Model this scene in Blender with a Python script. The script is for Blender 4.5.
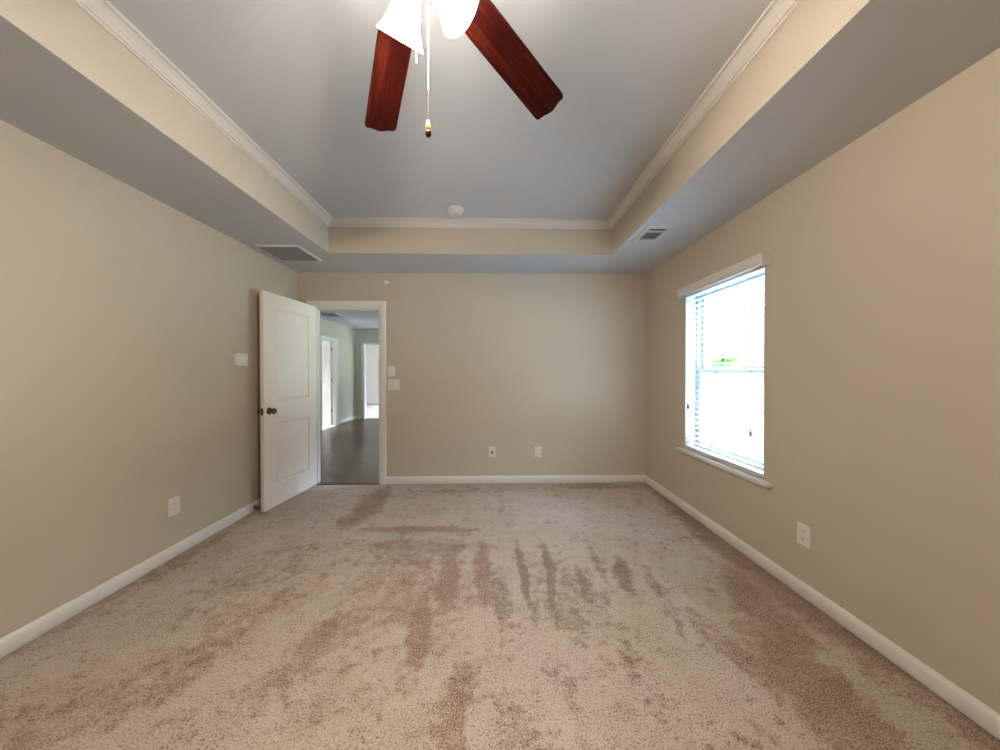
import bpy, bmesh, math, random
from mathutils import Vector, Matrix

for o in list(bpy.data.objects):
    bpy.data.objects.remove(o)
S = bpy.context.scene
C = S.collection
PI = math.pi
R = math.radians

# ------------------------------------------------------------------ camera, sky, sun, exposure
CAM_H = 1.2967
cam_data = bpy.data.cameras.new('camera')
cam_data.sensor_width = 36.0
cam_data.lens = 330.0 / 1000.0 * 36.0
cam_data.clip_start = 0.02
cam = bpy.data.objects.new('camera', cam_data)
cam.location = (0, 0, CAM_H)
cam.rotation_euler = (PI / 2 - 0.0089, 0, -0.0214)
C.objects.link(cam)
S.camera = cam

S.view_settings.view_transform = 'Standard'
S.view_settings.look = 'None'
S.view_settings.gamma = 1.0
S.view_settings.use_curve_mapping = False
S.view_settings.exposure = 0.38

SKY = 122.0
SUN = 8.0
FAN_W = 36.0           # watts of each bulb
SHADE_E = 69.0         # glow of the lit frosted glass
FAN_COL = (1.0, 0.83, 0.66)

world = bpy.data.worlds.new('sky')
S.world = world
world.use_nodes = True
wn = world.node_tree.nodes
wl = world.node_tree.links
# bright thin overcast: pale towards the horizon, several times brighter and bluer overhead
wco = wn.new('ShaderNodeTexCoord')
wsep = wn.new('ShaderNodeSeparateXYZ')
wl.new(wco.outputs['Generated'], wsep.inputs[0])
wrm = wn.new('ShaderNodeValToRGB')
wrm.color_ramp.interpolation = 'EASE'
for el_, (p_, c_) in zip([wrm.color_ramp.elements[0], wrm.color_ramp.elements.new(.48), wrm.color_ramp.elements[-1]],
                         ((.27, (.0088, .0106, .0107)), (.48, (.30, .35, .43)), (.80, (.68, .81, 1.0)))):
    el_.position = p_
    el_.color = (*c_, 1)
wl.new(wsep.outputs['Z'], wrm.inputs[0])
wl.new(wrm.outputs[0], wn['Background'].inputs[0])
wn['Background'].inputs[1].default_value = SKY

sun_data = bpy.data.lights.new('sun', 'SUN')
sun_data.energy = SUN
sun_data.angle = R(0.5)
sun_data.color = (1.0, 0.98, 0.95)
sun = bpy.data.objects.new('sun', sun_data)
sun.rotation_euler = (0, R(-24), 0)       # from over the house (-X) down towards +X
sun.location = (-6, 0, 9)
C.objects.link(sun)


def portal(name, loc, rot, sx, sy):
    d = bpy.data.lights.new(name, 'AREA')
    d.shape = 'RECTANGLE'
    d.size, d.size_y = sx, sy
    d.cycles.is_portal = True
    o = bpy.data.objects.new(name, d)
    o.location = loc
    o.rotation_euler = rot
    C.objects.link(o)
    return o


# ------------------------------------------------------------------ measures (metres)
XL, XR, D, YN = -2.228, 1.7858, 3.8282, -1.98       # bedroom walls
H, HT = 2.44, 2.76                                   # soffit and tray heights
TL, TR, TD, TN = -1.5759, 1.1597, 3.2116, -1.36      # tray opening
WT = 0.12                                            # wall thickness
DX0, DX1, DH = -2.058, -1.300, 2.045                 # doorway
WY0, WY1, WZ0, WZ1 = 2.137, 3.030, 0.585, 2.03       # window opening in the right wall
HXL, HY1, HXR, HH = -3.82, 9.25, 1.60, 2.49          # hall beyond the doorway
HB = D + WT                                          # hall side of the bedroom wall


# ------------------------------------------------------------------ node helpers
class NT:
    def __init__(s, m):
        s.t = m.node_tree
        s.n, s.l = m.node_tree.nodes, m.node_tree.links
        s.bsdf = s.n['Principled BSDF']
        s._co = None

    def co(s):
        if s._co is None:
            s._co = s.n.new('ShaderNodeTexCoord').outputs['Object']
        return s._co

    def put(s, sock, v):
        if isinstance(v, bpy.types.NodeSocket):
            s.l.new(v, sock)
        elif isinstance(v, tuple) and len(v) == 3 and sock.type == 'RGBA':
            sock.default_value = (*v, 1)
        else:
            sock.default_value = v

    def mapping(s, loc=(0, 0, 0), rot=(0, 0, 0), scale=(1, 1, 1), kind='POINT', vec=None):
        m = s.n.new('ShaderNodeMapping')
        m.vector_type = kind
        s.l.new(vec or s.co(), m.inputs[0])
        m.inputs['Location'].default_value = loc
        m.inputs['Rotation'].default_value = rot
        m.inputs['Scale'].default_value = scale
        return m.outputs[0]

    def noise(s, scale, detail=2, rough=.5, dist=0, vec=None, col=False):
        n = s.n.new('ShaderNodeTexNoise')
        n.inputs['Scale'].default_value = scale
        n.inputs['Detail'].default_value = detail
        n.inputs['Roughness'].default_value = rough
        n.inputs['Distortion'].default_value = dist
        s.l.new(vec or s.co(), n.inputs['Vector'])
        return n.outputs['Color' if col else 'Fac']

    def ramp(s, fac, *stops):
        r = s.n.new('ShaderNodeValToRGB')
        e = r.color_ramp.elements
        while len(e) < len(stops):
            e.new(.5)
        for el, (p, c) in zip(e, stops):
            el.position = p
            el.color = (c, c, c, 1) if isinstance(c, (int, float)) else (*c, 1)
        s.put(r.inputs[0], fac)
        return r.outputs[0]

    def mix(s, fac, a, b, mode='MIX'):
        m = s.n.new('ShaderNodeMix')
        m.data_type = 'RGBA'
        m.blend_type = mode
        s.put(m.inputs[0], fac)
        s.put(m.inputs[6], a)
        s.put(m.inputs[7], b)
        return m.outputs[2]

    def math(s, op, a, b=0.0, clamp=False):
        m = s.n.new('ShaderNodeMath')
        m.operation = op
        m.use_clamp = clamp
        s.put(m.inputs[0], a)
        s.put(m.inputs[1], b)
        return m.outputs[0]

    def bump(s, h, strength=.2, dist=.002):
        b = s.n.new('ShaderNodeBump')
        b.inputs['Strength'].default_value = strength
        b.inputs['Distance'].default_value = dist
        s.put(b.inputs['Height'], h)
        s.l.new(b.outputs[0], s.bsdf.inputs['Normal'])


def new_mat(name, color=(.8, .8, .8), rough=.5, metal=0.0, spec=.5):
    m = bpy.data.materials.new(name)
    m.use_nodes = True
    b = m.node_tree.nodes['Principled BSDF']
    b.inputs['Base Color'].default_value = (*color, 1)
    b.inputs['Roughness'].default_value = rough
    b.inputs['Metallic'].default_value = metal
    b.inputs['Specular IOR Level'].default_value = spec
    return m


def paint(name, color, rough=.6, var=.04, scale=2.0, grain=260, bump=.12, spec=.3):
    """painted surface: faint roller texture and the slightest unevenness of colour"""
    m = new_mat(name, color, rough, spec=spec)
    t = NT(m)
    lo = tuple(c * (1 - var) for c in color)
    hi = tuple(min(1, c * (1 + var)) for c in color)
    t.put(t.bsdf.inputs['Base Color'], t.mix(t.noise(scale, 3), lo, hi))
    t.bump(t.noise(grain, 2), bump, .001)
    return m


M = {}
M['wall'] = paint('beige_wall_paint', (.515, .458, .372), .62)
M['ceiling'] = paint('white_ceiling_paint', (.59, .605, .63), .8, .02, grain=180, bump=.2)
M['trim'] = paint('white_semigloss_trim', (.74, .725, .69), .35, .015, grain=90, bump=.05, spec=.45)
M['crown'] = paint('white_crown_paint', (.66, .63, .60), .45, .015, grain=90, bump=.05)
M['door'] = paint('white_door_paint', (.79, .72, .67), .38, .015, grain=120, bump=.08, spec=.45)
M['hallwall'] = paint('hall_wall_paint', (.50, .47, .39), .6)
M['whitewall'] = paint('white_room_paint', (.80, .80, .78), .6)
M['plate'] = paint('white_plastic', (.72, .69, .66), .35, .01, grain=50, bump=.02)
M['vinyl'] = paint('white_vinyl', (.78, .80, .81), .35, .01, grain=40, bump=.02)
M['sash'] = paint('shade_toned_window_vinyl', (.33, .375, .39), .4, .02, grain=40, bump=.02)  # shade between the slats painted in as grey; vinyl itself likely white
M['slot'] = paint('dark_slot', (.03, .027, .025), .6, .1)
M['ductgrey'] = paint('grey_duct_metal', (.16, .15, .14), .5, .1)
M['louvre'] = paint('grey_louvre_metal', (.25, .26, .24), .5, .05)
M['grille'] = paint('grey_painted_grille', (.34, .325, .325), .5, .03)
M['bronze'] = paint('aged_dark_bronze', (.10, .085, .075), .28, .25, scale=40, bump=.03)
M['bronze'].node_tree.nodes['Principled BSDF'].inputs['Metallic'].default_value = .85
M['nickel'] = paint('brushed_nickel', (.55, .52, .48), .3, .08, scale=30, bump=.03)
M['nickel'].node_tree.nodes['Principled BSDF'].inputs['Metallic'].default_value = .9
M['chain'] = paint('pale_bead_chain', (.80, .77, .70), .35, .05, scale=300, bump=.0)
M['lightwood'] = paint('pale_turned_wood', (.50, .30, .13), .4, .15, scale=90)
M['darkwood'] = paint('near_black_wood', (.02, .014, .01), .35, .2, scale=90)
M['lcd'] = paint('pale_display', (.80, .80, .82), .2, .02)
M['brown'] = paint('brown_plastic', (.10, .075, .06), .5, .1)
M['rubber'] = paint('white_rubber', (.7, .68, .62), .6, .05)
M['cord'] = paint('white_cord', (.62, .66, .68), .7, .05, scale=200)


def fan_wood():
    m = new_mat('cherry_fan_blade', (.3, .08, .04), .5, spec=.06)
    t = NT(m)
    v = t.mapping(scale=(34, 1.6, 34))
    g = t.noise(1.6, 5, .62, 1.2, v)
    fine = t.noise(5.5, 3, .6, .4, v)
    col = t.ramp(g, (.30, (.006, .0006, .0004)), (.48, (.016, .0015, .0009)), (.66, (.042, .0064, .0032)))
    col = t.mix(t.ramp(fine, (.42, 0.0), (.62, .55)), col, (.012, .0010, .0007))
    t.put(t.bsdf.inputs['Base Color'], col)
    t.bump(fine, .08, .001)
    return m


def hall_wood():
    m = new_mat('dark_wood_floor', (.07, .045, .035), .30, spec=.28)
    t = NT(m)
    br = t.n.new('ShaderNodeTexBrick')
    t.l.new(t.mapping(rot=(0, 0, R(38))), br.inputs['Vector'])
    br.offset = .37
    br.inputs['Scale'].default_value = 1.0
    br.inputs['Brick Width'].default_value = 1.15
    br.inputs['Row Height'].default_value = .125
    br.inputs['Mortar Size'].default_value = .0022
    br.inputs['Color1'].default_value = (.085, .047, .027, 1)
    br.inputs['Color2'].default_value = (.165, .092, .056, 1)
    br.inputs['Mortar'].default_value = (.015, .01, .008, 1)
    g = t.noise(3.0, 5, .6, .6, t.mapping(rot=(0, 0, R(38)), scale=(2, 22, 1)))
    col = t.mix(t.ramp(g, (.35, .0), (.7, .6)), br.outputs['Color'], (.030, .019, .015))
    t.put(t.bsdf.inputs['Base Color'], col)
    t.bump(g, .12, .001)
    return m


def carpet(name, tint=(1, 1, 1), marks=()):
    m = new_mat(name, (.3, .22, .17), .95, spec=.08)
    t = NT(m)
    mul = lambda c: tuple(a * b for a, b in zip(c, tint))
    # pile lying this way and that: large soft patches of three shades of the yarn
    warp = t.noise(3.0, 3, .6, 0, None, True)
    wv = t.n.new('ShaderNodeVectorMath')
    wv.operation = 'MULTIPLY_ADD'
    t.l.new(warp, wv.inputs[0])
    wv.inputs[1].default_value = (.10, .10, 0)
    t.l.new(t.co(), wv.inputs[2])
    wco = wv.outputs[0]
    fine_warp = t.n.new('ShaderNodeVectorMath')
    fine_warp.operation = 'MULTIPLY_ADD'
    t.l.new(t.noise(16.0, 3, .7, 0, None, True), fine_warp.inputs[0])
    fine_warp.inputs[1].default_value = (.05, .05, 0)
    t.l.new(wco, fine_warp.inputs[2])
    fco = fine_warp.outputs[0]
    big = t.noise(.9, 4, .6, .3)
    base = t.mix(t.ramp(big, (.40, 0.0), (.60, 1.0)), mul((.455, .385, .280)), mul((.500, .412, .348)))
    rag = t.noise(19, 7, .78, .3)                       # ragged tuft-by-tuft breakup
    rag0 = t.math('ADD', t.math('MULTIPLY', t.math('SUBTRACT', rag, .5), 2.2), t.math('MULTIPLY', t.math('SUBTRACT', t.noise(5.0, 4, .65), .5), 1.1))
    mid = t.math('ADD', t.noise(2.6, 4, .6, .5), t.math('MULTIPLY', rag0, .26))
    base = t.mix(t.ramp(mid, (.50, 0.0), (.66, .55)), base, mul((.40, .255, .165)))
    # worn and brushed marks with a shape of their own
    dark = red = pale = None
    for kind, x0, y0, x1, y1, w, amt in marks:
        cx, cy = (x0 + x1) / 2, (y0 + y1) / 2
        L = math.hypot(x1 - x0, y1 - y0) / 2 + w
        a = math.atan2(y1 - y0, x1 - x0)
        g = t.n.new('ShaderNodeTexGradient')
        g.gradient_type = 'SPHERICAL'
        off = .05 + .025
        t.l.new(t.mapping(loc=(cx + off, cy + off, 0), rot=(0, 0, a), scale=(L, w, 1), kind='TEXTURE', vec=fco), g.inputs[0])
        v = t.math('MULTIPLY', t.ramp(g.outputs['Fac'], (.02, 0.0), (.55, 1.0)), amt)
        if kind == 'dark':
            dark = v if dark is None else t.math('MAXIMUM', dark, v)
        elif kind == 'red':
            red = v if red is None else t.math('MAXIMUM', red, v)
        else:
            pale = v if pale is None else t.math('MAXIMUM', pale, v)
    if pale is not None:
        base = t.mix(pale, base, mul((.55, .47, .42)))
    clump = t.math('MULTIPLY', t.math('SUBTRACT', t.noise(6.5, 5, .75, .4), .5), .34)
    shift = clump
    if red is not None:
        rg = t.ramp(t.math('ADD', t.math('MULTIPLY', red, .72), rag0), (.10, 0.0), (.46, .60), (.85, 1.0))
        base = t.mix(t.math('MULTIPLY', rg, .88), base, mul((.285, .135, .070)))
        shift = t.math('ADD', shift, t.math('MULTIPLY', rg, .10))
    if dark is not None:
        dg = t.ramp(t.math('ADD', t.math('MULTIPLY', dark, .72), t.math('MULTIPLY', rag0, .9)), (.12, 0.0), (.48, .60), (.85, 1.0))
        base = t.mix(t.math('MULTIPLY', dg, .90), base, mul((.155, .103, .064)))
        shift = t.math('ADD', shift, t.math('MULTIPLY', dg, .14))
    # tufts: dark flecks between light yarn ends, thicker where the pile is brushed apart
    sp = t.noise(128, 3, .62, .15)
    fleck = t.ramp(t.math('SUBTRACT', sp, shift), (.345, 1.0), (.495, 0.0))
    yarn = t.noise(170, 2, .6)
    col = t.mix(t.math('MULTIPLY', fleck, .90), base, mul((.140, .078, .044)))
    col = t.mix(t.ramp(yarn, (.46, 0.0), (.68, .60)), col, mul((.74, .64, .545)))
    t.put(t.bsdf.inputs['Base Color'], col)
    t.bump(t.math('ADD', sp, t.math('MULTIPLY', yarn, .6)), .7, .014)
    if 'Sheen Weight' in t.bsdf.inputs:
        t.bsdf.inputs['Sheen Weight'].default_value = .12
        t.bsdf.inputs['Sheen Roughness'].default_value = .6
    return m


MARKS = [
    # brushed dark strokes
    ('dark', .171, 2.60, .225, 1.62, .040, 1.0), ('dark', .395, 2.60, .33, 1.58, .046, 1.0),
    ('dark', .56, 2.25, .53, 1.80, .042, 1.0), ('dark', .88, 2.30, .80, 1.92, .075, .9),
    ('dark', .72, 2.60, .70, 1.85, .040, .55), ('dark', 1.02, 2.3, .93, 1.5, .05, .5),
    ('dark', .30, 1.60, .30, 1.1, .07, .45), ('dark', .02, 2.2, .06, 1.60, .08, .6), ('dark', .45, 2.1, .45, 1.7, .30, .40),
    ('dark', .62, 1.6, .66, 1.15, .09, .35), ('dark', .1, 1.25, .05, .95, .12, .35),
    # reddish worn patches
    ('red', -.08, 2.56, -.06, 1.75, .08, 1.0), ('red', -.30, 2.45, -.26, 1.70, .11, .9),
    ('red', -.40, 1.95, -.34, 1.40, .09, 1.0), ('red', -1.15, 2.75, -.10, 2.70, .07, 1.0),
    ('red', -1.10, 2.50, -.05, 2.44, .14, .75), ('red', -1.18, 3.70, -1.22, 2.75, .17, 1.0),
    ('red', -1.15, 3.62, .5, 3.58, .09, .5), ('red', -.55, 2.35, -.50, 1.9, .55, .50), ('red', -1.5, 2.3, -1.3, 1.7, .40, .40),
    ('red', 1.76, 3.80, 1.74, .7, .20, 1.0), ('red', 1.33, 1.60, 1.30, .95, .20, 1.0),
    ('red', 1.55, 2.15, 1.42, 1.45, .18, .9), ('red', 1.05, 1.75, 1.20, 1.30, .10, .6),
    ('red', -.14, 1.45, -.16, .85, .10, .8), ('red', -.65, 1.9, -.95, 1.3, .16, .6), ('red', -1.3, 1.6, -1.6, 1.2, .2, .5),
    ('red', 1.75, 3.70, .6, 3.72, .10, .7), ('red', -2.15, 3.0, -2.15, 1.4, .10, .5),
    # paler pile
    ('pale', .2, 3.3, 1.35, 2.75, .45, .80), ('pale', -1.62, 3.75, -1.50, 2.6, .26, .75), ('pale', -1.95, 2.9, -1.7, 2.3, .20, .5),
    ('pale', .35, 1.25, .75, .95, .50, .6), ('pale', 1.02, 2.0, 1.02, 1.1, .20, .8), ('pale', -.1, 1.1, .3, 1.0, .25, .5),
]
M['blade'] = fan_wood()
M['hallfloor'] = hall_wood()
M['carpet'] = carpet('speckled_beige_carpet', (1, 1, 1), MARKS)
M['pinkcarpet'] = carpet('pale_pink_carpet', (1.7, 1.75, 2.0))


def shade_mat():
    m = new_mat('lit_frosted_glass', (.9, .88, .84), .4)
    m.node_tree.nodes['Principled BSDF'].inputs['Emission Color'].default_value = (1.0, .89, .76, 1)
    m.node_tree.nodes['Principled BSDF'].inputs['Emission Strength'].default_value = SHADE_E
    return m


def bulb_mat():
    m = new_mat('lit_bulb', (.9, .9, .9), .4)
    m.node_tree.nodes['Principled BSDF'].inputs['Emission Color'].default_value = (1.0, .89, .76, 1)
    m.node_tree.nodes['Principled BSDF'].inputs['Emission Strength'].default_value = 12
    return m


def glass_mat():
    m = bpy.data.materials.new('window_glass')
    m.use_nodes = True
    n, l = m.node_tree.nodes, m.node_tree.links
    n.remove(n['Principled BSDF'])
    tr = n.new('ShaderNodeBsdfTransparent')
    tr.inputs[0].default_value = (.895, .955, .985, 1)
    gl = n.new('ShaderNodeBsdfGlossy')
    gl.inputs['Roughness'].default_value = .02
    fr = n.new('ShaderNodeFresnel')
    fr.inputs[0].default_value = 1.45
    mx = n.new('ShaderNodeMixShader')
    geo = n.new('ShaderNodeNewGeometry')          # reflect on the outer skin only, not again inside the pane
    sub = n.new('ShaderNodeMath')
    sub.operation = 'SUBTRACT'
    sub.use_clamp = True
    l.new(fr.outputs[0], sub.inputs[0])
    l.new(geo.outputs['Backfacing'], sub.inputs[1])
    l.new(sub.outputs[0], mx.inputs[0])
    l.new(tr.outputs[0], mx.inputs[1])
    l.new(gl.outputs[0], mx.inputs[2])
    l.new(mx.outputs[0], n['Material Output'].inputs[0])
    return m


def slat_mat():
    """thin white faux-wood slats: opaque, a trace of light coming through"""
    m = new_mat('white_blind_slat', (.80, .82, .83), .4)
    t = NT(m)
    t.put(t.bsdf.inputs['Base Color'], t.mix(t.noise(3, 2, vec=t.mapping(scale=(30, 1, 30))), (.64, .66, .67), (.70, .72, .73)))
    return m


def plant_mat(name, a, b, scale=3.0):
    m = new_mat(name, a, .8, spec=.2)
    t = NT(m)
    t.put(t.bsdf.inputs['Base Color'], t.mix(t.noise(scale, 6, .7), a, b))
    return m


M['shade'] = shade_mat()
M['bulb'] = bulb_mat()
M['glass'] = glass_mat()
M['slat'] = slat_mat()
M['lawn'] = plant_mat('lawn_grass', (.115, .115, .07), (.155, .15, .095), 6)
M['road'] = plant_mat('pale_concrete', (.115, .150, .165), (.145, .180, .195), 2)
M['leaf'] = plant_mat('tree_leaf', (.05, .10, .03), (.14, .22, .07), 5)
M['bark'] = plant_mat('tree_bark', (.10, .07, .05), (.2, .15, .11), 12)


# ------------------------------------------------------------------ mesh helpers
def box(bm, x0, x1, y0, y1, z0, z1):
    vs = [bm.verts.new((x, y, z)) for x in (x0, x1) for y in (y0, y1) for z in (z0, z1)]
    for f in ((0, 1, 3, 2), (4, 6, 7, 5), (0, 4, 5, 1), (2, 3, 7, 6), (0, 2, 6, 4), (1, 5, 7, 3)):
        bm.faces.new([vs[i] for i in f])
    return vs


def bevel(bm, w, seg=2, sharp=30):
    es = [e for e in bm.edges if len(e.link_faces) == 2 and e.calc_face_angle(0) > R(sharp)]
    bmesh.ops.bevel(bm, geom=es, offset=w, segments=seg, profile=.5, affect='EDGES', clamp_overlap=True)


def lathe(bm, prof, n=32, mat=None, cap=True):
    """prof: (radius, z) from one end to the other, round the Z axis"""
    rings = []
    for r, z in prof:
        if r < 1e-6:
            rings.append([bm.verts.new((0, 0, z))])
        else:
            rings.append([bm.verts.new((r * math.cos(2 * PI * k / n), r * math.sin(2 * PI * k / n), z)) for k in range(n)])
    for a, b in zip(rings, rings[1:]):
        for k in range(n):
            k2 = (k + 1) % n
            if len(a) == 1 and len(b) == 1:
                continue
            if len(a) == 1:
                bm.faces.new((a[0], b[k], b[k2]))
            elif len(b) == 1:
                bm.faces.new((a[k], b[0], a[k2]))
            else:
                bm.faces.new((a[k], b[k], b[k2], a[k2]))
    if cap:
        for rg in (rings[0], rings[-1]):
            if len(rg) > 2:
                bm.faces.new(rg)
    if mat is not None:
        bmesh.ops.transform(bm, matrix=mat, verts=[v for rg in rings for v in rg])
    return rings


def tube(bm, pts, r, n=8):
    pts = [Vector(p) for p in pts]
    rings = []
    for i, p in enumerate(pts):
        d = (pts[min(i + 1, len(pts) - 1)] - pts[max(i - 1, 0)]).normalized()
        u = d.orthogonal().normalized()
        w = d.cross(u)
        rings.append([bm.verts.new(p + (u * math.cos(2 * PI * k / n) + w * math.sin(2 * PI * k / n)) * r) for k in range(n)])
    for a, b in zip(rings, rings[1:]):
        for k in range(n):
            bm.faces.new((a[k], a[(k + 1) % n], b[(k + 1) % n], b[k]))
    bm.faces.new(rings[0])
    bm.faces.new(rings[-1])


def prism(bm, prof, axis, a0, a1):
    """extrude a closed 2-D profile along x or y; prof holds (other, z)"""
    mk = (lambda p, a: (a, p[0], p[1])) if axis == 'x' else (lambda p, a: (p[0], a, p[1]))
    A = [bm.verts.new(mk(p, a0)) for p in prof]
    B = [bm.verts.new(mk(p, a1)) for p in prof]
    n = len(prof)
    for k in range(n):
        bm.faces.new((A[k], A[(k + 1) % n], B[(k + 1) % n], B[k]))
    bm.faces.new(A)
    bm.faces.new(B)


def obj(name, bm, mat, parent=None, smooth=None, loc=None, rot=None, inverse=False):
    bmesh.ops.recalc_face_normals(bm, faces=bm.faces)
    me = bpy.data.meshes.new(name)
    bm.to_mesh(me)
    bm.free()
    o = bpy.data.objects.new(name, me)
    for m in (mat if isinstance(mat, (list, tuple)) else [mat]):
        me.materials.append(m)
    if smooth:
        for p in me.polygons:
            p.use_smooth = True
        me.set_sharp_from_angle(angle=R(smooth))
    C.objects.link(o)
    if parent is not None:
        o.parent = parent
    if loc is not None:
        o.location = loc
    if rot is not None:
        o.rotation_euler = rot
    return o


def thing(name, label, cat, loc=(0, 0, 0), rot=(0, 0, 0), group=None):
    o = bpy.data.objects.new(name, None)
    o.empty_display_size = .1
    o.location = loc
    o.rotation_euler = rot
    C.objects.link(o)
    o['label'] = label
    o['category'] = cat
    if group:
        o['group'] = group
    return o


def struct(name, bm, mat, smooth=None):
    o = obj(name, bm, mat, None, smooth)
    o['kind'] = 'structure'
    return o


def struct_empty(name, loc=(0, 0, 0), rot=(0, 0, 0)):
    o = bpy.data.objects.new(name, None)
    o.empty_display_size = .1
    o.location = loc
    o.rotation_euler = rot
    C.objects.link(o)
    o['kind'] = 'structure'
    return o


def boxes(*bs):
    bm = bmesh.new()
    for b in bs:
        box(bm, *b)
    return bm


# ------------------------------------------------------------------ bedroom shell
struct('floor', boxes((XL - WT, XR + .17, YN - WT, D + .015, -.10, 0)), M['carpet'])
struct('wall_left', boxes((XL - WT, XL, YN - WT, D + WT, 0, HT + .1)), M['wall'])
struct('wall_back', boxes((XL, DX0, D, HB, 0, H), (DX1, XR, D, HB, 0, H), (DX0, DX1, D, HB, DH, H)), M['wall'])
WR = XR + .17
struct('wall_right', boxes((XR, WR, WY1, HB, 0, HT + .1), (XR, WR, YN - WT, WY0, 0, HT + .1),
                           (XR, WR, WY0, WY1, 0, WZ0), (XR, WR, WY0, WY1, WZ1, HT + .1)), M['wall'])
struct('wall_near', boxes((XL, XR, YN - .17, YN, 0, HT + .1)), M['wall'])
# the dropped border of the tray ceiling, the tray's sides and its flat top
struct('ceiling_soffit', boxes((XL, TL, YN, D, H, H + .0015), (TR, XR, YN, D, H, H + .0015),
                               (TL, TR, TD, D, H, H + .0015), (TL, TR, YN, TN, H, H + .0015)), M['ceiling'])
e = .0015
struct('wall_tray', boxes((TL - .05, TL, TN - .05, TD + .05, H + e, HT), (TR, TR + .05, TN - .05, TD + .05, H + e, HT),
                          (TL, TR, TD, TD + .05, H + e, HT), (TL, TR, TN - .05, TN, H + e, HT)), M['wall'])
struct('ceiling', boxes((XL - WT, WR, YN - WT, HB, HT, HT + .10)), M['ceiling'])
# crown moulding round the tray, mitred
bm = bmesh.new()
prof = [(0.0, HT - .070), (.007, HT - .070), (.009, HT - .064), (.006, HT - .061), (.006, HT - .058), (.015, HT - .057), (.017, HT - .051),
        (.013, HT - .048), (.013, HT - .045), (.021, HT - .038), (.031, HT - .027), (.042, HT - .018), (.049, HT - .014), (.046, HT - .011),
        (.057, HT - .010), (.060, HT), (0.0, HT)]
loops = [[bm.verts.new(p) for p in ((TL + i, TN + i, z), (TR - i, TN + i, z), (TR - i, TD - i, z), (TL + i, TD - i, z))] for i, z in prof]
for a, b in zip(loops, loops[1:] + loops[:1]):
    for k in range(4):
        bm.faces.new((a[k], a[(k + 1) % 4], b[(k + 1) % 4], b[k]))
struct('trim_1', bm, M['crown'])

# baseboards
BBP = [(0, 0), (.004, 0), (.004, .008), (.012, .008), (.013, .010), (.013, .066), (.0115, .074), (.008, .080), (.006, .088), (0, .090)]


def baseboard(name, axis, wall, sgn, a0, a1, mat='trim'):
    bm = bmesh.new()
    prism(bm, [(wall + sgn * p, z) for p, z in BBP], axis, a0, a1)
    return struct(name, bm, M[mat], 35)


CW = .066
baseboard('baseboard_left', 'y', XL, 1, YN, D)
baseboard('baseboard_right', 'y', XR, -1, YN, D)
baseboard('baseboard_back', 'x', D, -1, DX1 + CW + .005, XR)
baseboard('baseboard_near', 'x', YN, 1, XL, XR)


# door casing (bedroom side), jamb, stop and threshold
def casing_frame(bm, x0, x1, top, y, sgn, w=CW):
    """mitred colonial casing round three sides of an opening in a wall facing sgn*y"""
    prof = [(.0, .0), (.0, .009), (.010, .012), (.014, .016), (.050, .018), (.058, .016), (.066, .012), (.066, 0)]
    ls = []
    for i, d in prof:
        i = i * w / .066
        yy = y + sgn * d
        ls.append([bm.verts.new(p) for p in ((x0 - i, yy, 0), (x0 - i, yy, top + i), (x1 + i, yy, top + i), (x1 + i, yy, 0))])
    n = len(ls)
    for k in range(n):
        a, b = ls[k], ls[(k + 1) % n]
        for j in range(3):
            bm.faces.new((a[j], a[j + 1], b[j + 1], b[j]))
    bm.faces.new([l[0] for l in ls])
    bm.faces.new([l[3] for l in ls])


bm = bmesh.new()
casing_frame(bm, DX0 - .005, DX1 + .005, DH + .0, D, -1)
struct('trim_2', bm, M['trim'])
bm = bmesh.new()
casing_frame(bm, DX0 - .005, DX1 + .005, DH + .0, HB, 1)
struct('trim_3', bm, M['trim'])
JT = .014
struct('trim_4', boxes((DX0, DX0 + JT, D, HB, 0, DH), (DX1 - JT, DX1, D, HB, 0, DH), (DX0 + JT, DX1 - JT, D, HB, DH - JT, DH),
                       (DX1 - JT - .011, DX1 - JT, D + .04, D + .07, 0, DH - JT), (DX0 + JT, DX0 + JT + .011, D + .04, D + .07, 0, DH - JT),
                       (DX0 + JT + .011, DX1 - JT - .011, D + .04, D + .07, DH - JT - .011, DH - JT)), M['trim'])
bm = bmesh.new()
prism(bm, [(D - .004, 0), (D + .004, .007), (D + .034, .007), (D + .042, 0)], 'x', DX0 + JT, DX1 - JT)
struct('trim_5', bm, M['hallfloor'])


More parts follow.
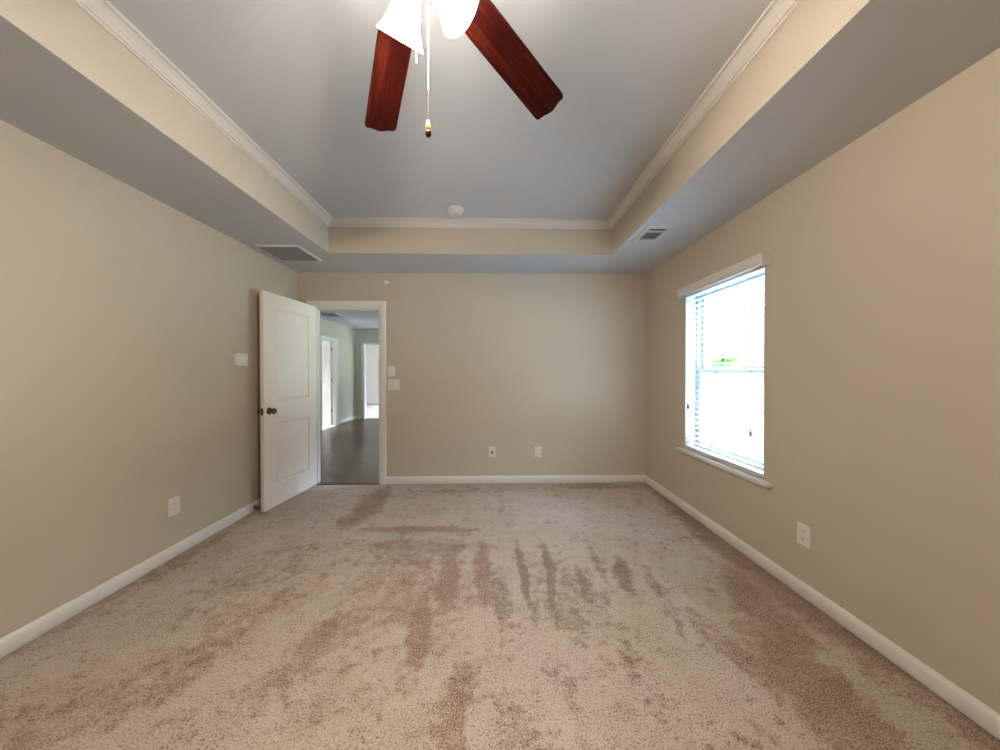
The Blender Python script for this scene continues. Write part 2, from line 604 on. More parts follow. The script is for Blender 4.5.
# ------------------------------------------------------------------ doors
def door_slab(w, h, t, panels):
    """moulded slab, hinge edge at x=0, visible face at y=0, thickness to +y; panels = (x0,x1,z0,z1)"""
    bm = bmesh.new()
    xs = sorted({0, w, *[p for q in panels for p in q[:2]]})
    zs = sorted({0, h, *[p for q in panels for p in q[2:]]})
    side = {}
    # (the slab is the same on both faces)
    for key, y in (('f', 0.0), ('b', t)):
        g = [[bm.verts.new((x, y, z)) for z in zs] for x in xs]
        side[key] = g
        pf = []
        for i in range(len(xs) - 1):
            for k in range(len(zs) - 1):
                q = (g[i][k], g[i + 1][k], g[i + 1][k + 1], g[i][k + 1])
                f = bm.faces.new(q if key == 'f' else q[::-1])
                c = f.calc_center_median()
                if any(p[0] < c.x < p[1] and p[2] < c.z < p[3] for p in panels):
                    pf.append(f)
        bmesh.ops.inset_individual(bm, faces=pf, thickness=.004, depth=0)
        bmesh.ops.inset_individual(bm, faces=pf, thickness=.010, depth=-.009)
        bmesh.ops.inset_individual(bm, faces=pf, thickness=.012, depth=0)
        bmesh.ops.inset_individual(bm, faces=pf, thickness=.020, depth=.006)
    F, B = side['f'], side['b']
    nx, nz = len(xs), len(zs)
    for i in range(nx - 1):
        bm.faces.new((F[i][0], B[i][0], B[i + 1][0], F[i + 1][0]))
        bm.faces.new((F[i][-1], F[i + 1][-1], B[i + 1][-1], B[i][-1]))
    for k in range(nz - 1):
        bm.faces.new((F[0][k], F[0][k + 1], B[0][k + 1], B[0][k]))
        bm.faces.new((F[-1][k], B[-1][k], B[-1][k + 1], F[-1][k + 1]))
    return bm


KNOB = [(0, 0), (.032, 0), (.033, .003), (.030, .008), (.016, .011), (.012, .014), (.0115, .030), (.016, .034), (.025, .040),
        (.0285, .048), (.027, .056), (.020, .062), (.010, .065), (0, .066)]


def knob(parent, x, z, front=True, t=.035):
    bm = bmesh.new()
    lathe(bm, KNOB, 28, cap=False)
    o = obj('doorknob', bm, M['bronze'], parent, 40)
    o.location = (x, 0 if front else -t, z)
    o.rotation_euler = (-PI / 2, 0, 0) if front else (PI / 2, 0, 0)
    return o


DW, DHT = .770, 2.028
PAN = [(.130, DW - .135, .205, .792), (.130, DW - .135, 1.005, 1.895)]
ang = math.atan2(3.06 - 3.83, -2.090 + 2.018)
door = struct_empty('door_1', (-2.018, 3.820, .014), (0, 0, ang))
slab = obj('door_panel', door_slab(DW, DHT, .035, PAN), M['door'], door)
slab.location = (0, -.035, 0)
knob(door, DW - .062, .920, True)
knob(door, DW - .062, .920, False)
bm = boxes((DW, DW + .0018, -.030, -.005, .890, .950), (DW, DW + .010, -.0235, -.0115, .911, .929))
bevel(bm, .0008, 1)
obj('latch_plate', bm, M['bronze'], door)
for z in (.22, 1.02, 1.82):
    bm = bmesh.new()
    lathe(bm, [(0, 0), (.006, .002), (.0065, .086), (0, .088)], 12, cap=False)
    obj('hinge', bm, M['bronze'], door, 40, (-.004, -.041, z))

# spring door stop on the left baseboard
t = thing('door_stop', 'short dark spring door stop low on the left baseboard behind the open door', 'door stop', (XL + .013, 3.10, .045))
bm = bmesh.new()
lathe(bm, [(0, 0), (.013, 0), (.013, .004), (.008, .007), (0, .007)], 16, cap=False)
obj('base', bm, M['bronze'], t, 40, rot=(0, PI / 2, 0))
bm = bmesh.new()
pts = [(.006 + .05 * k / 90, .006 * math.cos(k * .9), .006 * math.sin(k * .9)) for k in range(91)]
tube(bm, pts, .0014, 5)
obj('spring', bm, M['bronze'], t, 60)
bm = bmesh.new()
lathe(bm, [(0, 0), (.008, 0), (.0085, .010), (.006, .014), (0, .014)], 16, cap=False)
obj('rubber_tip', bm, M['brown'], t, 40, (.055, 0, 0), (0, PI / 2, 0))

# ------------------------------------------------------------------ window in the right wall
win = struct_empty('window_1', (XR, (WY0 + WY1) / 2, WZ0))
wy, wh = (WY1 - WY0) / 2, WZ1 - WZ0
FX0, FX1 = .095, .170
fr = .034
# outer vinyl frame filling the outer part of the reveal
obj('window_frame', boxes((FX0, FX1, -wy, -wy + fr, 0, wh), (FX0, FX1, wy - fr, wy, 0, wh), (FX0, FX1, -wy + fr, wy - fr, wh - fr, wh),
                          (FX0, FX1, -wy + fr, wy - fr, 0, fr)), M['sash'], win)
mid = 1.315 - WZ0
a = wy - fr - .001


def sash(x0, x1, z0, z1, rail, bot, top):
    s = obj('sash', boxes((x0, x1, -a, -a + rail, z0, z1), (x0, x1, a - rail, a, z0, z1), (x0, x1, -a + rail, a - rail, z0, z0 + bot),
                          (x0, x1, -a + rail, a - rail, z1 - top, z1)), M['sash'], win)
    xm = (x0 + x1) / 2
    obj('pane', boxes((xm - .003, xm + .003, -a + rail - .004, a - rail + .004, z0 + bot - .004, z1 - top + .004)), M['glass'], s)
    return s


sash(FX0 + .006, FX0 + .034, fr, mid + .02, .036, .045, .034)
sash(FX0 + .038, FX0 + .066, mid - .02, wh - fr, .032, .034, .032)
# white drywall returns of the reveal
RV = .004
obj('reveal', boxes((.002, FX0, -wy, -wy + RV, 0, wh), (.002, FX0, wy - RV, wy, 0, wh), (.002, FX0, -wy + RV, wy - RV, wh - RV, wh)), M['trim'], win)
# stool with rounded nose and horns, apron under it
bm = bmesh.new()
sy0, sy1 = 2.063 - win.location.y, 3.105 - win.location.y
box(bm, -.038, -.0005, sy0, sy1, -.024, -.002)
bevel(bm, .008, 3)
box(bm, -.0005, FX0, -wy, wy, -.024, -.002)
obj('sill', bm, M['trim'], win, 40)
bm = bmesh.new()
prism(bm, [(-.0005, -.049), (-.010, -.048), (-.013, -.043), (-.012, -.037), (-.017, -.030), (-.018, -.0245), (-.0005, -.0245)], 'y', -wy - .045, wy + .045)
obj('apron', bm, M['trim'], win, 40)
for v in win.children:
    pass
portal('window_portal', (WR + .02, (WY0 + WY1) / 2, (WZ0 + WZ1) / 2), (0, PI / 2, 0), wh, 2 * wy)

# ------------------------------------------------------------------ blind
bl = thing('window_blind', 'white horizontal slat blind with crown valance hanging in the bright window', 'blind', (XR, (WY0 + WY1) / 2, 0))
yc = bl.location.y
vy0, vy1 = 2.085 - yc, 3.030 - yc + .03
bm = bmesh.new()
# valance: profiled board with a return at each end
vp = [(-.046, 1.988), (-.058, 1.990), (-.060, 2.000), (-.057, 2.006), (-.060, 2.014), (-.060, 2.044), (-.064, 2.050), (-.066, 2.062), (-.058, 2.064), (-.046, 2.064)]
prism(bm, vp, 'y', vy0, vy1)
for s, y in ((1, vy0), (-1, vy1 - .012)):
    box(bm, -.046, -.001, y, y + .012, 1.988, 2.064)
obj('valance', bm, M['crown'], bl, 35)
bw = wy - RV - .006
bm = boxes((.006, .060, -bw, bw, 1.985, 2.022))
bevel(bm, .002, 1)
obj('headrail', bm, M['vinyl'], bl)
SX, SP, Z0S, NS = .033, .0475, .655, 28
bm = bmesh.new()
for k in range(NS):
    z = Z0S + SP * k
    n = 5
    top = [bm.verts.new((SX + (i / n - .5) * .047, -bw, z + .0022 * (1 - (2 * i / n - 1) ** 2) + .0014 + (.5 - i / n) * .0030)) for i in range(n + 1)]
    bot = [bm.verts.new((v.co.x, v.co.y, v.co.z - .0028)) for v in top]
    lo = top + bot[::-1]
    hi = [bm.verts.new((v.co.x, bw, v.co.z)) for v in lo]
    m_ = len(lo)
    for i in range(m_):
        bm.faces.new((lo[i], lo[(i + 1) % m_], hi[(i + 1) % m_], hi[i]))
    bm.faces.new(lo)
    bm.faces.new(hi)
obj('slats', bm, M['slat'], bl, 40)
bm = boxes((SX - .026, SX + .026, -bw, bw, .600, .618))
bevel(bm, .004, 2)
obj('bottom_rail', bm, M['slat'], bl)
for y in (-bw + .11, 0, bw - .11):
    bm = bmesh.new()
    for x in (SX - .027, SX + .027):
        tube(bm, [(x, y, .61), (x, y, 1.99)], .0010, 5)
    obj('ladder_cord', bm, M['cord'], bl)
TP = [(0, 0), (.009, .001), (.011, .012), (.009, .030), (.0045, .042), (.003, .046), (0, .046)]
for name, y, z in (('lift_cord', 2.245 - yc, .852), ('tilt_cord', 2.975 - yc, .960)):
    bm = bmesh.new()
    for dy in ((-.003, .003) if name == 'lift_cord' else (0,)):
        tube(bm, [(-.002, y + dy, z + .044), (-.002, y + dy, 1.99)], .0011, 5)
    c = obj(name, bm, M['cord'], bl)
    bm = bmesh.new()
    lathe(bm, TP, 14, cap=False)
    tz = obj('tassel', bm, M['brown'], c, 40, (-.002, y, z))
    tz['label'] = 'small dark tassel at the end of its cord'

# ------------------------------------------------------------------ ceiling fan
FX, FY = -.221, .925
fan = thing('ceiling_fan', 'ceiling fan with reddish cherry wood blades and lit bell glass shades', 'ceiling fan', (FX, FY, 0))
bm = bmesh.new()
lathe(bm, [(0, HT), (.075, HT), (.078, HT - .008), (.070, HT - .030), (.040, HT - .052), (.018, HT - .056), (.0135, HT - .058), (.0135, HT - .095), (0, HT - .095)], 36, cap=False)
obj('canopy', bm, M['bronze'], fan, 35)
bm = bmesh.new()
lathe(bm, [(0, 2.672), (.030, 2.672), (.045, 2.664), (.095, 2.650), (.122, 2.625), (.126, 2.600), (.118, 2.575), (.122, 2.570), (.122, 2.545),
           (.105, 2.525), (.075, 2.512), (.070, 2.500), (0, 2.500)], 40, cap=False)
obj('motor_housing', bm, M['bronze'], fan, 35)
bm = bmesh.new()
lathe(bm, [(0, 2.500), (.052, 2.500), (.058, 2.492), (.058, 2.440), (.050, 2.430), (.044, 2.424), (.046, 2.418), (.046, 2.388), (.036, 2.372), (.014, 2.364),
           (.010, 2.356), (0, 2.352)], 36, cap=False)
obj('switch_housing', bm, M['bronze'], fan, 35)

# blades: local +Y runs outward
R0, R1 = .225, .660
hw = lambda r: .059 + .009 * (r - .2) / .45
outl = [(-hw(R0) * .80, R0 - .006), (-hw(R0) * .96, R0 + .004), (-hw(R0 + .03), R0 + .03)]
for k in range(1, 8):
    r = R0 + .03 + (R1 - .035 - R0 - .03) * k / 8
    outl.append((-hw(r), r))
w1 = hw(R1)
tip = [(-w1, R1 - .034), (-w1 * .985, R1 - .022), (-w1 * .93, R1 - .014), (-w1 * .84, R1 - .0105), (-w1 * .66, R1 - .0105), (-w1 * .46, R1 - .008),
       (-w1 * .26, R1 - .003), (-w1 * .12, R1 - .0006)]
outl += tip + [(0, R1)]
outl = outl + [(-x, y) for x, y in outl[:-1][::-1]]
bm = bmesh.new()
A = [bm.verts.new((x, y, -.0028)) for x, y in outl]
B = [bm.verts.new((x, y, .0028)) for x, y in outl]
nO = len(outl)
for k in range(nO):
    bm.faces.new((A[k], A[(k + 1) % nO], B[(k + 1) % nO], B[k]))
bm.faces.new(A)
bm.faces.new(B)
bevel(bm, .0014, 2, 60)
bmesh.ops.recalc_face_normals(bm, faces=bm.faces)
blade_me = bpy.data.meshes.new('blade')
bm.to_mesh(blade_me)
bm.free()
blade_me.materials.append(M['blade'])
bm = bmesh.new()
# forked blade iron lying on top of the blade root
pl = [(-.016, .085), (-.018, .15), (-.030, .19), (-.046, .23), (-.047, .262), (-.034, .270), (-.024, .250), (-.010, .225), (0, .222)]
pl = pl + [(-x, y) for x, y in pl[:-1][::-1]]
A = [bm.verts.new((x, y, .0032)) for x, y in pl]
B = [bm.verts.new((x, y, .0075)) for x, y in pl]
nP = len(pl)
for k in range(nP):
    bm.faces.new((A[k], A[(k + 1) % nP], B[(k + 1) % nP], B[k]))
bm.faces.new(A)
bm.faces.new(B)
for x, y in ((-.038, .250), (.038, .250), (0, .24)):
    lathe(bm, [(0, .0074), (.006, .0074), (.005, .011), (0, .0115)], 10, Matrix.Translation((x, y, 0)), cap=False)
bmesh.ops.recalc_face_normals(bm, faces=bm.faces)
iron_me = bpy.data.meshes.new('blade_iron')
bm.to_mesh(iron_me)
bm.free()
iron_me.materials.append(M['bronze'])
DROOP, PITCH, AZ0 = R(9.63), R(12.48), R(-26.22)
for k in range(5):
    az = AZ0 + k * R(72)
    piv = Vector((math.sin(az) * .15, math.cos(az) * .15, 2.471))
    rot = Matrix.Rotation(-az, 4, 'Z') @ Matrix.Rotation(-DROOP, 4, 'X') @ Matrix.Rotation(-PITCH, 4, 'Y')
    m = Matrix.Translation(piv) @ rot @ Matrix.Translation((0, -.15, 0))
    b = bpy.data.objects.new('blade', blade_me)
    C.objects.link(b)
    b.parent = fan
    b.matrix_local = m
    i_ = bpy.data.objects.new('blade_iron', iron_me)
    C.objects.link(i_)
    i_.parent = b

# three bell shades tilted outward, each with its bulb
SHP = [(.027, .128), (.031, .122), (.034, .108), (.037, .090), (.041, .068), (.047, .046), (.055, .026), (.064, .010), (.071, .000)]
SHP = SHP + [(r - .0035, z + (.001 if k else 0)) for k, (r, z) in enumerate(SHP[::-1])]
for k, azd in enumerate((-35, 88, 207)):
    az = R(azd)
    d = Vector((math.sin(az), math.cos(az), 0))
    axis = (d * math.sin(R(44)) - Vector((0, 0, 1)) * math.cos(R(44))).normalized()      # the way the mouth points
    mouth = d * .122 + Vector((.009, 0, 2.311))
    q = (-axis).to_track_quat('Z', 'Y')
    mt = Matrix.Translation(mouth) @ q.to_matrix().to_4x4()
    bm = bmesh.new()
    rg = lathe(bm, SHP, 40, cap=False)
    for j in range(40):
        bm.faces.new((rg[0][j], rg[0][(j + 1) % 40], rg[-1][(j + 1) % 40], rg[-1][j]))
    s = obj('light_shade', bm, M['shade'], fan, 50)
    s.matrix_local = mt
    bm = bmesh.new()
    lathe(bm, [(0, .150), (.012, .150), (.022, .140), (.029, .130), (.030, .118), (.026, .116), (0, .116)], 24, cap=False)
    f = obj('shade_holder', bm, M['bronze'], fan, 40)
    f.matrix_local = mt
    bm = bmesh.new()
    lathe(bm, [(0, .116), (.012, .114), (.013, .098), (.018, .084), (.021, .070), (.018, .057), (.009, .050), (0, .048)], 20, cap=False)
    bb = obj('bulb', bm, M['bulb'], s, 60)
    ld = bpy.data.lights.new('bulb_light', 'POINT')
    ld.energy = FAN_W
    ld.color = FAN_COL
    ld.shadow_soft_size = .026
    lo = bpy.data.objects.new('bulb_light', ld)
    C.objects.link(lo)
    lo.parent = fan
    lo.location = mouth - axis * .030
for name, x, y, z0, z1, zz in (('pull_chain', .042, 0.0, 2.43, 2.078, 1.948), ('short_pull_chain', .009, .0, 2.36, 2.151, 2.151)):
    bm = bmesh.new()
    tube(bm, [(x, y, z0), (x, y, z1)], .0019 if name == 'pull_chain' else .0012, 6)
    z = z1
    while z > zz + .040:
        bmesh.ops.create_icosphere(bm, subdivisions=1, radius=.0014, matrix=Matrix.Translation((x, y, z)))
        z -= .0052
    c = obj(name, bm, M['chain'], fan)
    if name == 'pull_chain':
        q = .85
        bm = bmesh.new()
        lathe(bm, [(r * q, z * q) for r, z in [(0, .018), (.0085, .019), (.0098, .026), (.0085, .036), (.0060, .046), (.0040, .053), (0, .055)]], 16, cap=False)
        kn = obj('pull_knob', bm, M['lightwood'], c, 60, (x, y, zz))
        bm = bmesh.new()
        lathe(bm, [(r * q, z * q) for r, z in [(0, 0), (.006, .0015), (.0098, .008), (.0098, .016), (.0088, .0178), (0, .0178)]], 16, cap=False)
        kt = obj('pull_knob_end', bm, M['darkwood'], c, 60, (x, y, zz))
        kt['label'] = 'black lower end of the pull knob'

# ------------------------------------------------------------------ ceiling fittings
t = thing('smoke_detector', 'round white smoke detector on the tray ceiling near its far edge', 'smoke detector', (-.335, 2.990, HT))
bm = bmesh.new()
lathe(bm, [(0, 0), (.072, 0), (.072, -.010), (.066, -.012), (0, -.012)], 40, cap=False)
obj('base_plate', bm, M['plate'], t, 35)
bm = bmesh.new()
lathe(bm, [(0, -.0125), (.062, -.0125), (.066, -.018), (.064, -.030), (.050, -.042), (.030, -.046), (.028, -.043), (.012, -.043), (.010, -.047), (0, -.047)], 40, cap=False)
body = obj('body', bm, M['plate'], t, 30)
bm = bmesh.new()
for k in range(20):
    a_ = k * 2 * PI / 20
    vs = box(bm, .0625, .0656, -.006, .006, -.029, -.025)
    bmesh.ops.transform(bm, matrix=Matrix.Rotation(a_, 4, 'Z'), verts=vs)
obj('vent_slots', bm, M['ductgrey'], body)


def register(name, label, x0, x1, y0, y1, z, ix0, ix1, iy0, iy1, louvres, frame_m, louvre_m, back_m, thick=.008, lw=.022, divider=None):
    t = thing(name, label, 'vent', ((x0 + x1) / 2, (y0 + y1) / 2, z))
    cx, cy = t.location.x, t.location.y
    bm = bmesh.new()
    o = [(x0, y0), (x1, y0), (x1, y1), (x0, y1)]
    i2 = [(x0 + .010, y0 + .010), (x1 - .010, y0 + .010), (x1 - .010, y1 - .010), (x0 + .010, y1 - .010)]
    i = [(ix0, iy0), (ix1, iy0), (ix1, iy1), (ix0, iy1)]
    ls = [[bm.verts.new((x - cx, y - cy, zz)) for x, y in pts] for pts, zz in ((o, -.0004), (o, -.003), (i2, -thick), (i, -thick), (i, -.0004))]
    for a_, b_ in zip(ls, ls[1:]):
        for k in range(4):
            bm.faces.new((a_[k], a_[(k + 1) % 4], b_[(k + 1) % 4], b_[k]))
    obj('frame', bm, frame_m, t)
    obj('duct', boxes((ix0 - cx, ix1 - cx, iy0 - cy, iy1 - cy, -.0012, -.0002)), back_m, t)
    bm = bmesh.new()
    for y, tl in louvres:
        vs = box(bm, ix0 - cx + .0006, ix1 - cx - .0006, -lw / 2, lw / 2, -.0006, .0006)
        bmesh.ops.transform(bm, matrix=Matrix.Translation((0, y - cy, -thick * .55)) @ Matrix.Rotation(R(tl), 4, 'X'), verts=vs)
    obj('louvers', bm, louvre_m, t)
    if divider:
        obj('divider_bar', boxes((ix0 - cx, ix1 - cx, divider[0] - cy, divider[1] - cy, -thick, -.0015)), frame_m, t)
    return t


register('ceiling_vent', 'small white rectangular air vent with dark slots on the right soffit', 1.205, 1.425, 2.562, 2.860, H, 1.245, 1.382, 2.596, 2.805,
         [(2.672 + .0175 * k, 12) for k in range(8)], M['ceiling'], M['louvre'], M['slot'], .011, lw=.0155, divider=(2.636, 2.662))
register('return_grille', 'large square grey return air grille on the left soffit near the corner', -2.143, -1.745, 3.012, 3.425, H, -2.134, -1.764, 3.026, 3.408,
         [(3.040 + .0125 * k, -28) for k in range(29)], M['ceiling'], M['grille'], M['ductgrey'], .016, lw=.013)

# ------------------------------------------------------------------ wall fittings
def plate_bm(w, h, t=.006):
    """cover plate in the local XZ plane, face towards -Y"""
    bm = bmesh.new()
    o = [(-w / 2, -h / 2), (w / 2, -h / 2), (w / 2, h / 2), (-w / 2, h / 2)]
    k = 1 - .008 / w
    kz = 1 - .008 / h
    ls = [[bm.verts.new((x * a_, y, z * b_)) for x, z in o] for a_, b_, y in ((1, 1, 0), (1, 1, -t * .45), (k, kz, -t))]
    for a_, b_ in zip(ls, ls[1:]):
        for j in range(4):
            bm.faces.new((a_[j], a_[(j + 1) % 4], b_[(j + 1) % 4], b_[j]))
    bm.faces.new(ls[0])
    bm.faces.new(ls[-1])
    return bm


def screw(parent, x, z, y=-.006):
    bm = bmesh.new()
    lathe(bm, [(0, 0), (.0032, 0), (.0030, .0008), (0, .0011)], 12, cap=False)
    obj('screw', bm, M['plate'], parent, 40, (x, y, z), (PI / 2, 0, 0))


def outlet(label, loc, rz, w=.076, h=.120):
    t = thing('wall_outlet', label, 'outlet', loc, (0, 0, rz), 'outlets low on the walls')
    obj('cover_plate', plate_bm(w, h), M['plate'], t)
    for z in (-.0205, .0205):
        bm = bmesh.new()
        pts = [(math.cos(a_) * .0172, max(-.0135, min(.0135, math.sin(a_) * .0172))) for a_ in [2 * PI * k / 32 for k in range(32)]]
        A = [bm.verts.new((x, -.0055, z + q)) for x, q in pts]
        B = [bm.verts.new((x, -.0082, z + q)) for x, q in pts]
        for k in range(32):
            bm.faces.new((A[k], A[(k + 1) % 32], B[(k + 1) % 32], B[k]))
        bm.faces.new(A)
        bm.faces.new(B)
        s = obj('socket', bm, M['plate'], t)
        bm = boxes((-.0072, -.0052, -.0086, -.0080, z - .002, z + .007), (.0052, .0072, -.0086, -.0080, z - .003, z + .007))
        lathe(bm, [(0, 0), (.0024, 0), (.0024, .0006), (0, .0006)], 10, Matrix.Translation((0, -.0080, z - .0075)) @ Matrix.Rotation(PI / 2, 4, 'X'), cap=False)
        obj('slots', bm, M['slot'], s)
    screw(t, 0, 0)
    return t


# rz: plate face (-Y local) turned into the room
outlet('white duplex outlet low on the left wall in front of the open door', (XL, 2.345, .359), PI / 2, .083, .122)
outlet('white duplex outlet low on the right wall below and nearer than the window', (XR, 1.850, .361), -PI / 2, .080, .126)
outlet('white duplex outlet on the back wall, right of the coax plate', (.524, D, .366), 0, .082, .124)

t = thing('coax_plate', 'white wall plate with one dark round coax jack on the back wall', 'wall plate', (-.010, D, .366))
obj('cover_plate', plate_bm(.082, .122), M['plate'], t)
bm = bmesh.new()
lathe(bm, [(0, 0), (.015, 0), (.015, .003), (.011, .004), (.011, .010), (.008, .011), (.008, .014), (0, .014)], 20, cap=False)
obj('jack', bm, M['brown'], t, 35, (0, -.0058, 0), (PI / 2, 0, 0))
for z in (-.042, .042):
    screw(t, 0, z)

t = thing('light_switch', 'square white double light switch plate right of the doorway, lower of two', 'light switch', (-1.142, D, 1.149))
obj('cover_plate', plate_bm(.130, .124), M['plate'], t)
bm = boxes((-.029, -.019, -.0068, -.0055, -.013, .013))
fr_ = obj('toggle_slot', bm, M['ductgrey'], t)
bm = bmesh.new()
prism(bm, [(-.0056, -.006), (-.0150, .006), (-.0150, .011), (-.0056, .008)], 'x', -.0275, -.0205)
obj('toggle', bm, M['plate'], t)
bm = boxes((.007, .041, -.0085, -.0055, -.033, .033))
bevel(bm, .0012, 2)
obj('rocker', bm, M['plate'], t, 40)
for x in (-.024, .024):
    for z in (-.045, .045):
        screw(t, x, z)

t = thing('remote_control', 'narrow white wall control just above the double light switch plate', 'wall control', (-1.170, D, 1.306))
obj('cover_plate', plate_bm(.080, .122), M['plate'], t)
bm = boxes((-.021, .021, -.016, -.0058, -.043, .043))
bevel(bm, .003, 2)
bd = obj('body', bm, M['plate'], t, 40)
bm = boxes(*[(-.008, .008, -.0175, -.0158, z, z + .010) for z in (-.028, -.010, .008, .026)])
obj('buttons', bm, M['plate'], bd)

t = thing('door_chime_sensor', 'tiny round white disc on the back wall above the doorway corner', 'sensor', (-1.224, D, 2.324))
bm = bmesh.new()
lathe(bm, [(0, 0), (.022, 0), (.022, .008), (.018, .013), (0, .014)], 24, cap=False)
obj('body', bm, M['plate'], t, 35, rot=(PI / 2, 0, 0))
bm = bmesh.new()
lathe(bm, [(0, .0138), (.005, .0138), (.004, .017), (0, .0175)], 14, cap=False)
obj('button', bm, M['plate'], t, 35, rot=(PI / 2, 0, 0))

t = thing('thermostat', 'white boxy thermostat on the left wall beside the open door edge', 'thermostat', (XL, 2.950, 1.406), (0, 0, PI / 2))
obj('cover_plate', plate_bm(.130, .106, .005), M['plate'], t)
bm = boxes((-.066, .066, -.026, -.005, -.054, .054))
bevel(bm, .004, 3)
b_ = obj('body', bm, M['plate'], t, 40)
bm = boxes((-.012, .034, -.0272, -.0255, -.014, .022))
bevel(bm, .0006, 1)
s_ = obj('display', bm, M['lcd'], b_)
s_['label'] = 'pale display'
bm = boxes((.042, .054, -.0285, -.0255, .004, .018), (.042, .054, -.0285, -.0255, -.014, 0))
bevel(bm, .001, 1)
obj('buttons', bm, M['plate'], b_)

# ------------------------------------------------------------------ hall beyond the doorway
HD0, HD1 = 7.44, 8.12            # doorway in the hall's left wall
FO0, FO1 = -3.585, -2.75         # doorway in the hall's end wall
struct('floor_hall', boxes((HXL, HXR, D + .0155, HY1 + .06, -.10, 0)), M['hallfloor'])
struct('ceiling_hall', boxes((HXL - 1.6, HXR + WT, HB, HY1 + WT, HH, HH + .1)), M['ceiling'])
struct('wall_hall_left', boxes((HXL - WT, HXL, HB, HD0, 0, HH), (HXL - WT, HXL, HD1, HY1 + WT, 0, HH), (HXL - WT, HXL, HD0, HD1, DH, HH)), M['hallwall'])
struct('wall_hall_end', boxes((HXL, FO0, HY1, HY1 + WT, 0, HH), (FO1, HXR, HY1, HY1 + WT, 0, HH), (FO0, FO1, HY1, HY1 + WT, DH + .02, HH)), M['hallwall'])
struct('wall_hall_near', boxes((HXL - WT, XL - WT, HB - WT, HB, 0, HH), (WR, HXR + WT, HB - WT, HB, 0, HH)) if WR < HXR else
       boxes((HXL - WT, XL - WT, HB - WT, HB, 0, HH)), M['hallwall'])
HWY = (5.2, 7.8)  # unseen window, width set for how bright the hall gets
struct('wall_hall_right', boxes((HXR, HXR + WT, HB, HWY[0], 0, HH), (HXR, HXR + WT, HWY[1], HY1 + WT, 0, HH), (HXR, HXR + WT, *HWY, 0, .5), (HXR, HXR + WT, *HWY, 2.2, HH)), M['hallwall'])
w = struct_empty('window_2', (HXR + .06, sum(HWY) / 2, .5))
b = (HWY[1] - HWY[0]) / 2
f = obj('window_frame', boxes((-.03, .03, -b, -b + .06, 0, 1.7), (-.03, .03, b - .06, b, 0, 1.7), (-.03, .03, -b + .06, b - .06, .83, .87), (-.03, .03, -b + .06, b - .06, 0, .06),
                              (-.03, .03, -b + .06, b - .06, 1.64, 1.7)), M['vinyl'], w)
obj('pane', boxes((-.003, .003, -b + .055, b - .055, .055, .835), (-.003, .003, -b + .055, b - .055, .865, 1.645)), M['glass'], f)
portal('window_portal', (HXR + WT + .02, sum(HWY) / 2, 1.35), (0, PI / 2, 0), 1.7, HWY[1] - HWY[0])
baseboard('baseboard_hall_left', 'y', HXL, 1, HB, HD0 - .07, 'trim')
baseboard('baseboard_hall_corner', 'y', HXL, 1, HD1 + .07, HY1, 'trim')
baseboard('baseboard_hall_end', 'x', HY1, -1, HXL, FO0 - .07, 'trim')


def side_casing(name, x, y0, y1, top, w=.066):
    bm = boxes((x, x + .018, y0 - w, y0, 0, top + w), (x, x + .018, y1, y1 + w, 0, top + w), (x, x + .018, y0, y1, top, top + w),
               (x - WT, x, y0, y0 + .012, 0, top), (x - WT, x, y1 - .012, y1, 0, top), (x - WT, x, y0 + .012, y1 - .012, top - .012, top))
    return struct(name, bm, M['trim'])


side_casing('trim_6', HXL, HD0, HD1, DH)
bm = bmesh.new()
casing_frame(bm, FO0 - .005, FO1 + .005, DH + .02, HY1, -1)
box(bm, FO0, FO0 + .012, HY1, HY1 + WT, 0, DH + .02)
box(bm, FO1 - .012, FO1, HY1, HY1 + WT, 0, DH + .02)
struct('trim_7', bm, M['trim'])
# door of the side room, swung in against us: hinged on the far jamb
HW_ = HD1 - HD0 - .03
d2 = struct_empty('door_2', (HXL - WT + .012, HD1 - .016, .012), (0, 0, R(184)))
s2 = obj('door_panel', door_slab(HW_, 2.02, .035, [(.12, HW_ - .12, .205, .792), (.12, HW_ - .12, 1.005, 1.895)]), M['door'], d2)
s2.location = (0, 0, 0)
knob_z = .92
for z in (.35, 1.09, 1.83):
    bm = bmesh.new()
    lathe(bm, [(0, 0), (.008, .002), (.009, .090), (0, .092)], 12, cap=False)
    hg = obj('hinge', bm, M['bronze'], d2, 40, (-.010, .020, z - .045))
# the side room and the end room, seen only through their doorways; unseen window gaps sized for brightness
struct('floor_side_room', boxes((HXL - 1.6, HXL, 6.6, HY1 + WT, -.10, 0)), M['pinkcarpet'])
struct('wall_side_room', boxes((HXL - 1.72, HXL - 1.6, 6.5, 7.4, 0, HH), (HXL - 1.72, HXL - 1.6, 8.0, HY1 + WT, 0, HH), (HXL - 1.72, HXL - 1.6, 7.4, 8.0, 0, .5), (HXL - 1.72, HXL - 1.6, 7.4, 8.0, 2.2, HH),
                               (HXL - 1.6, HXL - WT, 6.5, 6.6, 0, HH), (HXL - 1.6, HXL - WT, HY1, HY1 + WT, 0, HH)), M['whitewall'])
portal('window_portal', (HXL - 1.74, 7.7, 1.35), (0, -PI / 2, 0), 1.7, .6)
EX0, EX1, EY = -6.2, -1.2, 13.35
struct('floor_end_room', boxes((EX0, EX1, HY1 + .06, EY, -.10, 0)), M['pinkcarpet'])
struct('ceiling_end_room', boxes((EX0 - WT, EX1 + WT, HY1 + WT, EY + WT, HH, HH + .1)), M['ceiling'])
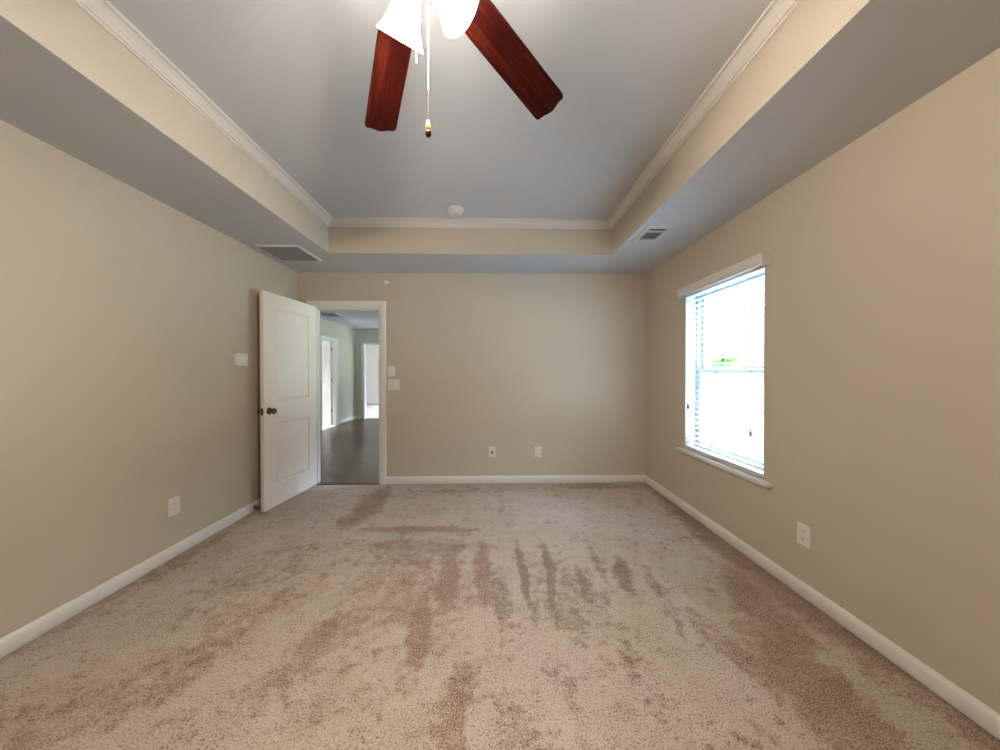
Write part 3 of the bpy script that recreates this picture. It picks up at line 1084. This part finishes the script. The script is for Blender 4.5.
struct('wall_end_room', boxes((EX0 - WT, EX0, HY1 + WT, EY, 0, HH), (EX0 - WT, EX1 + WT, EY, EY + WT, 0, HH), (EX1, EX1 + WT, HY1 + WT, 10.6, 0, HH), (EX1, EX1 + WT, 12.0, EY, 0, HH),
                              (EX1, EX1 + WT, 10.6, 12.0, 0, .4), (EX1, EX1 + WT, 10.6, 12.0, 2.25, HH), (EX0, HXL - WT, HY1 + WT, HY1 + WT + .02, 0, HH)), M['whitewall'])
portal('window_portal', (EX1 + WT + .02, 11.3, 1.32), (0, PI / 2, 0), 1.85, 1.4)
baseboard('baseboard_end_room', 'x', EY, -1, EX0, EX1, 'trim')
register('hall_ceiling_vent', 'flat white vent on the hall ceiling seen through the doorway', -3.62, -3.17, 6.74, 7.12, HH, -3.58, -3.21, 6.78, 7.08,
         [(6.80 + .02 * k, 8) for k in range(14)], M['ceiling'], M['ceiling'], M['ceiling'], .016, lw=.02)

# ------------------------------------------------------------------ outdoors
struct('ground_lawn', boxes((-40, 60, -40, 60, -.55, -.40)), M['lawn'])
struct('ground_driveway', boxes((2.4, 9.5, -12, 5.4, -.40, -.385)), M['road'])


def tree(label, x, y, h, r, seed):
    rnd = random.Random(seed)
    t = thing('tree', label, 'tree', (x, y, -.40))
    bm = bmesh.new()
    lathe(bm, [(0, 0), (.20, 0), (.14, .4), (.11, h * .45), (.05, h * .8), (0, h * .8)], 10, cap=False)
    obj('trunk', bm, M['bark'], t, 60)
    bm = bmesh.new()
    for k in range(26):
        a_, zz = rnd.uniform(0, 2 * PI), rnd.uniform(.38, 1.0)
        rr = r * math.sin(PI * min(1, (zz - .30) / .75)) * rnd.uniform(.2, .9)
        q = bmesh.ops.create_icosphere(bm, subdivisions=2, radius=r * rnd.uniform(.28, .46),
                                       matrix=Matrix.Translation((rr * math.cos(a_), rr * math.sin(a_), h * zz)))
        for v in q['verts']:
            v.co += Vector((rnd.gauss(0, 1), rnd.gauss(0, 1), rnd.gauss(0, 1))) * r * .035
    obj('crown', bm, M['leaf'], t)
    return t


tree('added leafy tree outside, faint behind the window blind', 30, 44, 6.0, 2.4, 1)  # tree added to break up the overexposed window view
